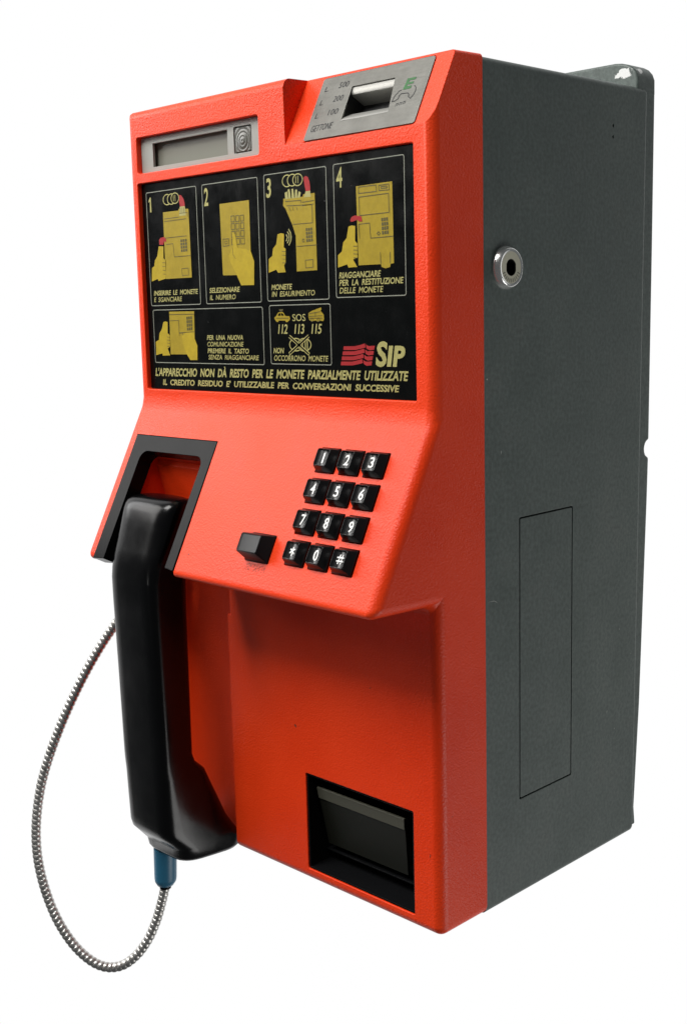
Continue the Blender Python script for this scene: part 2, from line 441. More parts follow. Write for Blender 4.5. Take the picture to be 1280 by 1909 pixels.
# recesses
bm = bmesh.new()
prism(bm, FRONT, rrect(-0.3155, 0.3780, -0.0155, 0.5438, 0.0016), -0.0065, 0.03)          # instruction panel
prism(bm, FRONT, rrect(-0.3143, 0.5515, -0.1650, 0.5796, 0.0022), -0.0125, 0.03)          # display
prism(bm, FRONT, rrect(-0.1354, 0.0103, -0.0245, 0.0884, 0.0014), -0.0380, 0.03)          # coin tray
prism(bm, FACET, rrect(-0.1183, 0.0000, -0.0140, 0.0500, 0.0022), -0.0012, 0.02)          # coin plate
for c in range(3):
    for r in range(4):
        u, v = -0.0843 + 0.0233 * c, 0.0369 + 0.02292 * r
        prism(bm, SLOPE, rrect(u - 0.0099, v - 0.0096, u + 0.0099, v + 0.0096, 0.0008, 2), -0.006, 0.02)
prism(bm, SLOPE, rrect(-0.1349, 0.0956, -0.1099, 0.1172, 0.0008, 2), -0.006, 0.02)
subtract(cover, bm)
bm = bmesh.new()
prism(bm, FACET, rrect(-0.0868, 0.0105, -0.0405, 0.0395, 0.001, 2), -0.022, 0.02)          # behind the coin slot
subtract(cover, bm)
# lower left bay for the mouthpiece, rounded edge towards the front
r = 0.010; xw = -0.2222; yf = -0.0505
arc = [(xw + r - r * math.cos(math.radians(90 * k / 8)), yf + r - r * math.sin(math.radians(90 * k / 8))) for k in range(9)]
bay = [(-0.3185, -0.026), (xw, -0.026), (xw, -0.2), (-0.3185, -0.2)]
bm = bmesh.new()
prism(bm, Frame((0, 0, 0), (1, 0, 0), (0, 1, 0), (0, 0, 1)), bay, -0.05, 0.2425)
subtract(cover, bm)
# cradle pocket through the nose
bm = bmesh.new()
prism(bm, SLOPE, [(-0.3146, 0.0300), (-0.2088, 0.0300), (-0.2088, 0.19), (-0.3146, 0.19)], -0.0125, 0.04)
subtract(cover, bm)
bm = bmesh.new()
t0 = SLOPE(0, 0.0440, 0.03); t1 = SLOPE(0, 0.0440, -0.0200)
prism(bm, SIDE, [(t0.y, t0.z), (t1.y, t1.z), (-0.0555, t1.z - 0.004), (-0.0325, 0.235), (-0.0325, 0.20), (-0.2, 0.20)], -0.3010, -0.2190)
subtract(cover, bm)
bm = bmesh.new(); bm.from_mesh(cover.data)
rim = []
for e in bm.edges:
    if len(e.link_faces) != 2 or e.calc_face_angle(0) < math.radians(55) or not e.is_convex: continue
    for fr in (FRONT, SLOPE, FACET):
        if all(abs((v.co - fr.o).dot(fr.n)) < 3e-5 for v in e.verts) and not all(abs(v.co.x - xw) < 1e-4 for v in e.verts) and (fr is FACET or all(v.co.x < -0.0005 for v in e.verts)):
            if any(f.normal.dot(fr.n) > 0.999 for f in e.link_faces): rim.append(e); break
bmesh.ops.bevel(bm, geom=rim, offset=0.0007, segments=3, profile=0.5, affect='EDGES', clamp_overlap=False)
bm.to_mesh(cover.data); bm.free()
finish(cover, 32)

M_SCUFF_SHADE = mat('dark_scuff_and_shade', (0.16, 0.035, 0.018), 0.6)
for fr, u, v, l, w_, a_ in ((SLOPE, -0.1308, 0.0470, 0.0046, 0.0004, 0.8), (SLOPE, -0.1262, 0.0452, 0.0022, 0.0003, 0.4), (SLOPE, -0.1980, 0.1210, 0.0016, 0.0007, 1.4), (FRONT, -0.1452, 0.1240, 0.0030, 0.0010, -0.8), (FRONT, -0.0640, 0.1710, 0.0022, 0.0003, 0.5), (FRONT, -0.0090, 0.0600, 0.0040, 0.0003, 1.3), (SLOPE, -0.0640, 0.0110, 0.0030, 0.0003, 0.2)):
    bm = bmesh.new(); n_ = 9
    bm.faces.new([bm.verts.new(fr(u + math.cos(a_) * l / 2 * math.cos(t) - math.sin(a_) * w_ * math.sin(t) * random.uniform(.5, 1.2), v + math.sin(a_) * l / 2 * math.cos(t) + math.cos(a_) * w_ * math.sin(t) * random.uniform(.5, 1.2), 0.00012)) for t in [2 * math.pi * k / n_ for k in range(n_)]])
    from_bm('scuff', bm, M_SCUFF_SHADE, cover)
a = Art(SLOPE, [M_SCUFF_SHADE])  # dark strokes painting in the shading below the push button
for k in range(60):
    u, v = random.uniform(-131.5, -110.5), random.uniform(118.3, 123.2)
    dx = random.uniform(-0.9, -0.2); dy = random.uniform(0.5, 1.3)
    a.stroke([(u, v), (u + dx, v + dy)], M_SCUFF_SHADE, random.uniform(0.16, 0.34), 0.12 + 0.002 * k)
shade_strokes = a.build('button_shading', cover)

# ---- cradle bezel (black U frame)
bm = bmesh.new()
ou = [(-0.3140, 0.1392), (-0.3140, 0.0306), (-0.2094, 0.0306), (-0.2094, 0.1360)]
rr = 0.008
inn = [(-0.3000, 0.1380)]
inn += [(-0.3000 + rr - rr * math.cos(math.radians(90 * k / 6)), 0.0440 + rr - rr * math.sin(math.radians(90 * k / 6))) for k in range(7)]
inn += [(-0.2195 - rr + rr * math.sin(math.radians(90 * k / 6)), 0.0440 + rr - rr * math.cos(math.radians(90 * k / 6))) for k in range(7)]
inn += [(-0.2195, 0.1350)]
pts = ou + inn[::-1]
prism(bm, SLOPE, pts, -0.0123, 0.0007)
from_bm('cradle_bezel', bm, M_BLACK, phone, 30)

# ---- instruction panel
bm = bmesh.new()
prism(bm, PANEL, rrect(0.0003, 0.0003, 0.2997, 0.1655, 0.0014), -0.0025, 0.0)
plate = from_bm('instruction_panel', bm, M_FILM, phone, 30)
INKS = [M_LINE, M_YEL, M_YEL2, M_PALE, M_OLIVE, M_REDINK, M_FILM]
def box(a, x0, y0, x1, y1):
    a.stroke(rrect(x0, y0, x1, y1, 1.5, 3), M_LINE, 0.62, 0.15, True)
def coins(a, cs, ry):
    for k, (x, y) in enumerate(cs):
        a.face([(x + 5.4 * math.cos(t * math.pi / 14), y + ry * math.sin(t * math.pi / 14)) for t in range(28)], M_FILM, 0.16 + 0.06 * k)
        a.ring(x, y, 5.4, ry, 0.75, M_PALE, 0.20 + 0.06 * k)
    x, y = cs[-1]
    a.stroke([(x - 1.8, y - 2.2), (x - 1.8, y + 2.2)], M_PALE, 0.6, 0.4); a.stroke([(x + 0.4, y - 2.4), (x + 0.4, y + 2.4)], M_PALE, 0.6, 0.4)
def keygrid(a, pts, nx=3, ny=4, ink=M_OLIVE):
    (ax, ay), (bx, by), (cx, cy), (dx, dy) = pts
    for i in range(nx):
        for j in range(ny):
            u0, u1, v0, v1 = (i + .14) / nx, (i + .86) / nx, (j + .12) / ny, (j + .88) / ny
            P = lambda u, v: ((ax * (1 - u) + bx * u) * (1 - v) + (dx * (1 - u) + cx * u) * v, (ay * (1 - u) + by * u) * (1 - v) + (dy * (1 - u) + cy * u) * v)
            q = [P(u0, v0), P(u1, v0), P(u1, v1), P(u0, v1)]
            if nx * ny and abs(bx - ax) > 12: a.stroke(q, ink, 0.5, 0.3, True)
            else: a.face(q, ink, 0.3)
def fingers(a, x, y0, n, step, sg=1):
    for k in range(n): a.stroke([(x - 2.2, y0 - k * step), (x + 1.6, y0 - k * step - 0.3)], M_OLIVE, 0.42, 0.3)

a = Art(PANEL, INKS)     # 1
box(a, 6.2, 68.2, 71.2, 158.4)
a.face([(27.6, 141.7), (47.9, 141.6), (48.5, 142.9), (60.8, 142.0), (61.4, 89.2), (27.6, 89.2)], M_YEL)
for l in ([(28.7, 136.4), (48.3, 136.6)], [(28.6, 134.3), (57.2, 134.7)], [(28.9, 121.4), (57.0, 121.6)], [(29.8, 116.3), (39.1, 116.5), (40.2, 106.1), (61.1, 106.2)], [(49.1, 96.5), (57.4, 96.6), (57.8, 91.2), (49.4, 91.0), (49.1, 96.5)], [(49, 139.3), (59.5, 139.3), (59.5, 136.4)]):
    a.stroke(l, M_OLIVE, 0.45)
keygrid(a, [(48.5, 119.4), (57.3, 119.5), (57.6, 109.4), (48.8, 109.1)])
coins(a, [(33.8, 151.1), (39.5, 151.1), (44.4, 151.4)], 4.4)
a.face([(48.3, 152.4), (49.9, 153.4), (52.3, 153.0), (55.0, 150.2), (56.2, 147.2), (56.4, 144.4), (50.4, 144.4), (49.5, 147.8)], M_REDINK)
a.face([(50.0, 144.4), (56.4, 144.4), (57.4, 137.3), (48.7, 137.4)], M_PALE, 0.22)
for q in (50.8, 53.0, 55.2): a.stroke([(q, 143.6), (q - 0.2, 139.8)], M_OLIVE, 0.4, 0.34)
a.face([(21.0, 120.5), (23.2, 122.0), (27.1, 122.4), (29.9, 121.4), (30.7, 118.1), (27.6, 119.0), (26.3, 116.3), (21.0, 116.6)], M_REDINK, 0.25)
a.face([(19.9, 115.4), (26.2, 115.1), (25.5, 105.6), (28.5, 103.9), (27.3, 89.5), (17.4, 87.9), (16.5, 89.6), (8.3, 87.8), (9.3, 98.6), (12.6, 99.9), (13.8, 104.5), (17.2, 107.6)], M_YEL2)
fingers(a, 26.2, 102.3, 4, 3.0)
a.face([(10.4, 142.8), (10.9, 151.4), (9.0, 150.6), (9.1, 152.0), (11.3, 154.6), (12.2, 154.6), (12.5, 142.8)], M_PALE)
a.text('INSERIRE LE MONETE', 10.3, 76.4, 68.5, 3.6, M_PALE, 0.18, 0.022); a.text('E SGANCIARE', 10.2, 71.1, 47.5, 3.6, M_PALE)
a.build('step_diagram', plate)

a = Art(PANEL, INKS)     # 2
box(a, 78.6, 68.3, 143.6, 158.5)
a.face([(99.2, 142.7), (133.5, 143.0), (133.5, 107.3), (132.7, 88.6), (100.0, 89.4)], M_YEL)
keygrid(a, [(111.6, 133.5), (127.6, 133.3), (127.7, 111.0), (111.2, 111.0)])
a.stroke([(101.8, 116.4), (108.8, 116.4), (108.9, 111.3), (101.8, 111.1)], M_OLIVE, 0.5, 0.3, True); a.stroke([(104, 114.8), (106.8, 114.8), (106.8, 112.8), (104, 112.8)], M_OLIVE, 0.4, 0.3, True)
a.face([(113.2, 120.9), (116.3, 119.4), (118.7, 108.9), (128, 107.6), (133.5, 106.4), (137.3, 98.5), (136.3, 81.0), (121.4, 81.2), (115.5, 90.8), (109.8, 98.9), (108.0, 103.8), (113.5, 110.0)], M_YEL2, 0.38)
a.stroke([(113.0, 109.5), (113.4, 104.2), (116.2, 101.2)], M_OLIVE, 0.35, 0.45)
a.text('2', 80.6, 142.8, 86.3, 12.6, M_PALE, 0.05, 0.02)
a.text('SELEZIONARE', 82.7, 76.6, 119.5, 3.6, M_PALE, 0.18, 0.022); a.text('IL NUMERO', 83.0, 71.1, 114.5, 3.6, M_PALE)
a.build('step_diagram', plate)

a = Art(PANEL, INKS)     # 3
box(a, 150.9, 68.8, 215.9, 159.2)
a.face([(171.5, 140.9), (191.8, 140.7), (192.4, 142.4), (204.1, 142.3), (204.6, 89.2), (183.4, 89.1), (183.4, 114.2), (180.3, 121.7), (173.3, 134.0), (171.0, 136.0)], M_YEL)
for l in ([(173.5, 138.8), (189.9, 138.4), (189.9, 136.6)], [(191.2, 136.9), (203.3, 137.3)], [(191.1, 134.6), (203.2, 134.9)], [(174.7, 135.7), (201.2, 134.6), (201.3, 122.1), (181.0, 122.3)], [(184.2, 106.7), (205.0, 106.7)], [(192.8, 96.6), (200.7, 96.8), (200.7, 91.4), (192.9, 91.2), (192.8, 96.6)], [(177, 134.6), (179, 131.8)], [(181, 134.6), (182, 131.8)], [(185, 134.4), (186, 131.8)]):
    a.stroke(l, M_OLIVE, 0.45)
keygrid(a, [(193.8, 119.0), (201.2, 119.2), (201.4, 109.1), (194.1, 108.9)])
a.ring(191.3, 110.4, 1.3, 1.3, 0.5, M_OLIVE)
for l in ([(173.1, 144.9), (175.6, 145.7), (176.8, 140.4), (173.6, 140.4)], [(176.4, 146.9), (178.5, 147.1), (179.6, 140.4), (177.1, 140.4)], [(180.4, 147.0), (182.3, 147.0), (183.1, 140.4), (180.4, 140.4)], [(184.4, 146.2), (186.3, 146.0), (186.0, 140.4), (183.7, 140.4)], [(187.9, 144.7), (190.0, 143.9), (189.1, 140.4), (186.4, 140.4)]):
    a.face(l, M_PALE, 0.2)
coins(a, [(176.0, 153.0), (181.5, 153.0), (187.2, 152.8)], 4.4)
a.face([(193.3, 153.9), (195.4, 154.6), (197.7, 153.7), (199.2, 150.4), (199.8, 147), (199.7, 144.2), (195.2, 144.1), (194.0, 148.5)], M_REDINK)
a.face([(195.0, 144.1), (199.7, 144.2), (200.3, 140.0), (193.1, 140.1)], M_PALE, 0.22)
for p in ([(173.4, 115.7), (174.7, 113.6), (173.4, 111.3)], [(174.6, 117.6), (176.2, 115.6), (176.6, 113.7), (176.1, 111.7), (174.5, 109.7)], [(176.0, 119.4), (177.9, 116.7), (178.6, 113.9), (178.0, 111), (176.1, 108.2)]):
    a.stroke(p, M_PALE, 0.85, 0.2)
a.face([(164.0, 116.3), (167.5, 117.0), (171.0, 116.3), (170.3, 106.7), (172.2, 105.7), (171.7, 96.0), (169.9, 93.8), (171.5, 89.1), (163.3, 88.9), (161.3, 91.3), (153.0, 89.3), (153.5, 99.1), (157.5, 101.3), (158.5, 106.4), (162.2, 109.4)], M_YEL2)
fingers(a, 170.4, 104.0, 4, 2.7)
a.text('3', 153.0, 143.3, 158.9, 12.8, M_PALE, 0.05, 0.02)
a.text('MONETE', 155.3, 76.8, 178.0, 3.7, M_PALE, 0.18, 0.022); a.text('IN ESAURIMENTO', 155.6, 71.8, 202.0, 3.7, M_PALE)
a.build('step_diagram', plate)

a = Art(PANEL, INKS)     # 4
box(a, 223.3, 69.6, 288.9, 159.6)
a.face([(244.7, 143.3), (278.1, 143.7), (278.5, 90.9), (275.6, 90.6), (274.9, 88.5), (270.8, 87.8), (267.2, 88.8), (266.6, 90.7), (245.6, 90.8)], M_YEL)
for l in ([(247.1, 142.6), (263.5, 142.6), (263.8, 138.4), (247.1, 138.4), (247.1, 142.6)], [(265.9, 142.1), (275.1, 142.3), (275.4, 138.5), (266.1, 138.7), (265.9, 142.1)], [(268.0, 141.1), (273.3, 141.1), (273.5, 139.9), (268.2, 139.9), (268.0, 141.1)], [(247.5, 136.0), (274.7, 136.3), (275.0, 124.0), (247.6, 123.8), (247.5, 136.0)], [(247.2, 108.7), (246.7, 118.1), (256.8, 118.3), (257.7, 108.3), (278.2, 108.4)], [(266.3, 98.7), (266.6, 91.0)], [(275.2, 98.3), (275.2, 91.2)], [(265.1, 112.1), (266.6, 110.8), (265.0, 109.8), (263.6, 111.0), (265.1, 112.1)]):
    a.stroke(l, M_OLIVE, 0.5)
keygrid(a, [(267.5, 121.1), (274.0, 121.3), (274.5, 109.9), (268.0, 109.7)])
a.face([(238.7, 121.4), (240.1, 123.4), (243.2, 124.2), (249.4, 123.2), (250.2, 119.7), (246.8, 120.0), (245.6, 121.3), (241.8, 120.3), (239.1, 120.3)], M_REDINK, 0.36)
a.face([(236.7, 117.2), (239.9, 117.8), (243.2, 117.2), (242.7, 107.3), (244.8, 105.4), (244.8, 95.9), (240.4, 95.0), (244.3, 89.8), (235.8, 89.7), (234.6, 91.9), (225.6, 90.1), (225.9, 98.5), (229.8, 100.9), (231.3, 107.0), (234.6, 109.5)], M_YEL2)
fingers(a, 243.2, 103.9, 4, 2.6)
a.text('4', 225.8, 144.0, 232.0, 13.0, M_PALE, 0.03, 0.012)
a.text('RIAGGANCIARE', 226.4, 82.7, 266.5, 3.9, M_PALE, 0.18, 0.022); a.text('PER LA RESTITUZIONE', 226.4, 77.6, 287.0, 3.9, M_PALE, 0.18, 0.022); a.text('DELLE MONETE', 226.5, 72.3, 268.4, 3.9, M_PALE)
a.build('step_diagram', plate)

a = Art(PANEL, INKS)     # new call
box(a, 7.9, 21.9, 144.5, 64.6)
a.face([(29.7, 63.0), (62.2, 62.9), (61.6, 41.1), (64.7, 35.8), (63.9, 24.5), (54.8, 24.3), (50.7, 28.8), (29.2, 28.7)], M_YEL)
for l in ([(29.9, 60.7), (62.0, 60.6)], [(30.4, 55.7), (42.0, 55.9), (41.9, 46.1), (62.0, 46.8)], [(41.9, 43.4), (42.1, 45.7), (46.7, 46.0), (46.6, 44.2)]):
    a.stroke(l, M_OLIVE, 0.45)
keygrid(a, [(51.7, 59.0), (59.8, 59.3), (59.6, 48.0), (52.1, 47.4)])
a.face([(45.0, 44.0), (48.0, 44.6), (52.0, 47.0), (60.5, 46.6), (61.6, 41.1), (64.7, 35.8), (63.9, 24.5), (54.8, 24.3), (50.7, 28.8), (46.6, 36.0)], M_YEL2, 0.2)
a.face([(21.3, 54.8), (23.9, 55.3), (27.1, 54.7), (26.4, 45.8), (29.1, 44.2), (28.8, 34.9), (25.4, 33.3), (28.6, 27.9), (18.4, 27.6), (17.9, 29.4), (9.4, 27.9), (9.8, 38.8), (14.2, 40.4), (15.3, 45.8), (18.8, 49.0)], M_YEL2, 0.2)
fingers(a, 27.4, 42.8, 4, 2.5)
a.text('PER UNA NUOVA', 77.2, 40.4, 121.6, 3.5, M_PALE, 0.18, 0.022); a.text('COMUNICAZIONE', 77.1, 35.3, 121.4, 3.5, M_PALE)
a.text('PREMERE IL TASTO', 77.4, 30.1, 127.6, 3.5, M_PALE, 0.18, 0.022); a.text('SENZA RIAGGANCIARE', 77.9, 25.2, 138.6, 3.5, M_PALE)
a.build('new_call_diagram', plate)

a = Art(PANEL, INKS)     # emergency numbers
box(a, 152.3, 22.7, 216.7, 65.5)
a.face([(157.3, 56.4), (159.6, 57.8), (162.0, 60.4), (167.2, 60.5), (169.6, 57.7), (174.1, 57.4), (174.6, 55.7), (173.9, 54.5), (171.6, 53.2), (170.0, 53.3), (169.5, 54.3), (162.4, 54.4), (161.4, 53.4), (159.8, 53.7), (158.5, 54.7)], M_YEL)
a.face([(162.8, 62.7), (167.4, 62.6), (166.6, 60.9), (163.6, 60.9)], M_OLIVE)
for l in ([(161.4, 58.0), (163.0, 59.8), (164.4, 59.8), (164.4, 58.0)], [(165.2, 58.0), (165.2, 59.8), (166.8, 59.7), (168.2, 58.0)]): a.face(l, M_FILM, 0.3)
a.stroke([(159.5, 56.2), (172.8, 56.0)], M_OLIVE, 0.4)
a.face([(194.4, 59.4), (197.6, 60.8), (207.4, 63.2), (207.9, 61.9), (207.0, 60.7), (209.9, 58.2), (210.3, 54.9), (209.1, 53.5), (206.1, 53.9), (203.6, 53.2), (201.6, 54.2), (197.6, 53.3), (195.2, 54.4), (194.3, 56.3)], M_YEL)
for l in ([(195, 58.9), (206.5, 60.2)], [(194.8, 57.0), (208.6, 57.4)], [(201.5, 60.0), (201.3, 57.0)], [(195.2, 55.8), (208.4, 55.6)]): a.stroke(l, M_OLIVE, 0.42)
for cx in (198.0, 204.6): a.ring(cx, 54.6, 1.5, 1.5, 0.55, M_OLIVE)
a.text('SOS', 177.1, 53.9, 191.0, 4.9, M_PALE, 0.0, 0.004)
for tx, xa, xb in (('112', 161.1, 172.2), ('113', 178.9, 190.0), ('115', 196.9, 208.0)): a.text(tx, xa, 44.9, xb, 6.6, M_PALE, 0.16, 0.016, spacing=0.92)
a.ring(180.4, 36.9, 7.4, 4.9, 0.8, M_PALE); a.ring(189.2, 36.9, 7.4, 4.9, 0.8, M_PALE)
for px in (190.2, 192.4): a.stroke([(px, 33.4), (px, 40.4)], M_PALE, 0.9, 0.25)
for l in ([(173.4, 43.0), (193.2, 30.6)], [(194.1, 43.2), (173.8, 30.7)]):
    a.stroke(l, M_PALE, 2.5, 0.36); a.stroke(l, M_FILM, 1.2, 0.44)
a.text('NON', 155.3, 30.6, 167.0, 3.8, M_PALE, 0.18, 0.022); a.text('OCCORRONO MONETE', 155.4, 25.1, 213.6, 3.9, M_PALE)
a.build('emergency_diagram', plate)

a = Art(PANEL, INKS)     # logo and the two lines of print
for k in range(4):
    zt = 35.9 - k * 3.55; sh = -0.95 * k
    a.face([(229.3 + sh, zt), (240.0 + sh, zt + 0.1), (245.5 + sh, zt + 1.0), (249.9 + sh, zt + 2.0), (250.6 + sh, zt - 0.7), (246.2 + sh, zt - 1.6), (240.6 + sh, zt - 2.5), (228.8 + sh, zt - 2.6)], M_REDINK)
    a.face([(250.9 + sh, zt + 1.4), (253.4 + sh, zt + 0.2), (259.4 + sh, zt + 0.5), (258.7 + sh, zt - 2.2), (254.2 + sh, zt - 2.6), (251.4 + sh, zt - 1.4)], M_REDINK)
a.text('S', 259.6, 23.0, 271.8, 15.4, M_PALE, 0.14, 0.035)
a.text('I', 270.4, 23.1, 276.2, 12.6, M_PALE, 0.16, 0.04)
a.text('P', 275.8, 23.1, 288.0, 12.6, M_PALE, 0.16, 0.04)
a.build('red_flag_logo', plate)
a = Art(PANEL, INKS)
a.text("L'APPARECCHIO NON D\u00c0 RESTO PER LE MONETE PARZIALMENTE UTILIZZATE", 7.0, 11.0, 290.0, 6.0, M_PALE, 0.20, 0.032, 2.3)
a.text("IL CREDITO RESIDUO E' UTILIZZABILE PER CONVERSAZIONI SUCCESSIVE", 16.8, 3.7, 281.4, 4.3, M_PALE, 0.18, 0.03, 1.8)
a.build('notice_lettering', plate)

# ---- display
DSP = Frame((0, -0.0459, 0), (1, 0, 0), (0, 0, 1), (0, -1, 0))
bm = bmesh.new()
prism(bm, DSP, rrect(-0.3140, 0.5518, -0.1653, 0.5793, 0.002), -0.0022, 0.0)
disp = from_bm('display_bezel', bm, M_BEZEL, phone)
bm = bmesh.new()
prism(bm, DSP, [(-0.2986, 0.5558), (-0.2051, 0.5558), (-0.2051, 0.5741), (-0.2986, 0.5741)], -0.01, 0.01)
prism(bm, DSP, rrect(-0.1978, 0.5556, -0.1775, 0.5748, 0.0012, 3), -0.0017, 0.01)
subtract(disp, bm)
finish(disp)
bm = bmesh.new()
prism(bm, DSP, [(-0.3050, 0.5535), (-0.2010, 0.5535), (-0.2010, 0.5775), (-0.3050, 0.5775)], -0.0060, -0.0052)
from_bm('display_screen', bm, M_LCD, disp)
bm = bmesh.new()
n = 44
g = []
for i in range(n + 1):
    row = []
    for j in range(n + 1):
        u, v = i / n - 0.5, j / n - 0.5
        rr = math.hypot(u + 0.0, (v + 0.06) * 0.9)
        edge = max(abs(u), abs(v))
        w = -0.0003 - 0.00022 * (0.5 + 0.5 * math.cos(rr * 44)) * (1 if rr < 0.42 else 0.35) + 0.0008 * math.exp(-(rr / 0.3) ** 2)
        if edge > 0.47: w = -0.0016
        row.append(bm.verts.new(DSP(-0.18765 + u * 0.0198, 0.5652 + v * 0.0187, w)))
    g.append(row)
for i in range(n):
    for j in range(n): bm.faces.new((g[i][j], g[i + 1][j], g[i + 1][j + 1], g[i][j + 1]))
from_bm('call_lamp_lens', bm, M_LENS, disp, 60)

# ---- coin plate with slot
bm = bmesh.new()
prism(bm, FACET, rrect(-0.1179, 0.0004, -0.0144, 0.0496, 0.002), -0.0010, 0.0004)
coin = from_bm('coin_plate', bm, M_STEEL, phone)
bm = bmesh.new()
prism(bm, FACET, [(-0.0856, 0.0116), (-0.0418, 0.0124), (-0.0458, 0.0385), (-0.0858, 0.0385)], -0.01, 0.01)
subtract(coin, bm)
finish(coin)
bm = bmesh.new()        # funnel: ramp below, rounded lip above, walls left and right
def strip(prs, u0, u1, mi=0):
    vv = [(bm.verts.new(FACET(u0(s), s, w)), bm.verts.new(FACET(u1(s), s, w))) for s, w in prs]
    for (a0, a1), (b0, b1) in zip(vv, vv[1:]): bm.faces.new((a0, a1, b1, b0)).material_index = mi
L = lambda s: -0.0857; R_ = lambda s: -0.0418 - (s - 0.0124) * 0.153
strip([(0.0119, 0.0004), (0.0128, 0.0003), (0.0140, -0.0003), (0.0165, -0.0022), (0.0190, -0.0045), (0.0212, -0.0066), (0.0214, -0.015)], L, R_, 2)
strip([(0.0386, -0.0006), (0.0368, -0.0007), (0.0346, -0.0010), (0.0333, -0.0018), (0.0328, -0.0035), (0.0330, -0.015)], L, R_, 2)
strip([(0.0210, -0.0150), (0.0335, -0.0150)], L, R_, 1)
for uu, mi in ((L, 1), (R_, 0)):
    f = [bm.verts.new(FACET(uu(s), s, w)) for s, w in ((0.0118, -0.0001), (0.0386, -0.0003), (0.0386, -0.015), (0.0118, -0.015))]
    bm.faces.new(f).material_index = mi
slot = from_bm('coin_slot', bm, [M_STEEL, M_DARK, M_LIP], coin, 40)
a = Art(FACET, [M_INKBLK, M_GREEN])
for tx, z in (('500', 38.6), ('200', 28.0), ('100', 17.6)):
    ox = {'500': 0.0, '200': -1.2, '100': -1.8}[tx]
    a.text('L.', -112.9 + ox * 0.4, z - 0.3, -109.2 + ox * 0.4, 4.0, M_INKBLK, 0.12, -0.004, 0.0, 0.55)
    a.text(tx, -99.5 + ox, z + 0.6, -89.6 + ox, 4.4, M_INKBLK, 0.12, -0.006, 0.0, 0.55)
a.text('GETTONE', -113.6, 6.6, -92.6, 4.9, M_INKBLK, 0.12, -0.004, 0.6, 0.55)
# green striped mark over the outline of a handset
a.face([(-33.3, 35.6), (-25.6, 35.6), (-25.9, 33.9), (-31.2, 33.9), (-31.4, 32.5), (-26.6, 32.5), (-26.9, 30.9), (-31.8, 30.9), (-32.0, 29.6), (-27.4, 29.6), (-27.7, 27.4), (-34.6, 27.4)], M_GREEN, 0.55)
a.stroke([(-35.5, 27.6), (-37.5, 26.8), (-40.2, 23.6), (-41.2, 19.6), (-38.4, 19.8), (-36.2, 21.0), (-36.0, 23.4), (-34.6, 24.6), (-28.8, 24.2), (-27.6, 23.0), (-27.2, 21.2), (-25.0, 19.6), (-23.3, 22.0), (-22.4, 25.0), (-23.2, 27.6), (-24.8, 29.0)], M_INKBLK, 0.5, 0.58)
for k in range(6):
    u = -36.6 + 1.55 * k
    a.stroke([(u, 15.4 + 0.15 * k), (u + 0.35, 17.6 + 0.15 * k)], M_INKBLK, 0.36, 0.56)
    if k % 2 == 0: a.stroke([(u + 0.3, 17.5 + 0.15 * k), (u + 1.2, 17.3 + 0.15 * k)], M_INKBLK, 0.32, 0.57)
a.build('coin_lettering', coin)

# ---- keypad
def key_bm(bx, by, tx, ty, h, sag, n=10, dx=0.0):
    bm = bmesh.new()
    rings = []
    def ring(hx, hy, w, r, curved=False):
        p = rrect(-hx, -hy, hx, hy, r, 3)
        return [bm.verts.new((x, y, w + (sag * ((x / tx) ** 2 - 1) if curved else 0))) for x, y in p]
    rings.append(ring(bx, by, -0.005, 0.0006)); rings.append(ring(bx, by, 0.0012, 0.0006)); rings.append(ring(bx - 0.0008, by - 0.0008, 0.0020, 0.0008))
    rings.append(ring(tx + 0.0009, ty + 0.0009, h - 0.0012, 0.0012)); rings.append(ring(tx, ty, h, 0.0012, False))
    for a_, b_ in zip(rings, rings[1:]):
        for i in range(len(a_)): bm.faces.new((a_[i], a_[(i + 1) % len(a_)], b_[(i + 1) % len(b_)], b_[i]))
    for rg in rings[3:]:
        for v_ in rg: v_.co.x += dx
    bm.faces.new(rings[0][::-1])
    # dished top as a grid slightly inside the rim
    g = []
    for i in range(n + 1):
        u = (i / n * 2 - 1)
        g.append([bm.verts.new((dx + u * tx * 0.96, s * ty * 0.97, h - 0.0002 - sag * (1 - u * u))) for s in (-1, -0.9, 0, 0.9, 1)])
    for i in range(n):
        for j in range(4): bm.faces.new((g[i][j], g[i + 1][j], g[i + 1][j + 1], g[i][j + 1]))
    loop = [g[i][0] for i in range(n + 1)] + [g[n][j] for j in range(1, 5)] + [g[i][4] for i in range(n - 1, -1, -1)] + [g[0][j] for j in range(3, 0, -1)]
    try:
        e1 = [bm.edges.get((loop[i], loop[(i + 1) % len(loop)])) for i in range(len(loop))]
        e2 = [bm.edges.get((rings[-1][i], rings[-1][(i + 1) % len(rings[-1])])) for i in range(len(rings[-1]))]
        bmesh.ops.bridge_loops(bm, edges=[e for e in e1 + e2 if e])
    except Exception: pass
    return bm
KF = Matrix(((1, 0, 0), tuple([0, -CD.y, CN.y]), tuple([0, -CD.z, CN.z]))).to_4x4()   # columns: X, up the slope, out of the slope
KH, KSAG, KTX, KTY = 0.0076, 0.0024, 0.0060, 0.0060
key0 = from_bm('key', key_bm(0.0090, 0.0089, KTX, KTY, KH, KSAG), M_KEY, phone, 38)
LOC = Frame((0, 0, 0), (1, 0, 0), (0, 1, 0), (0, 0, 1))
first = True
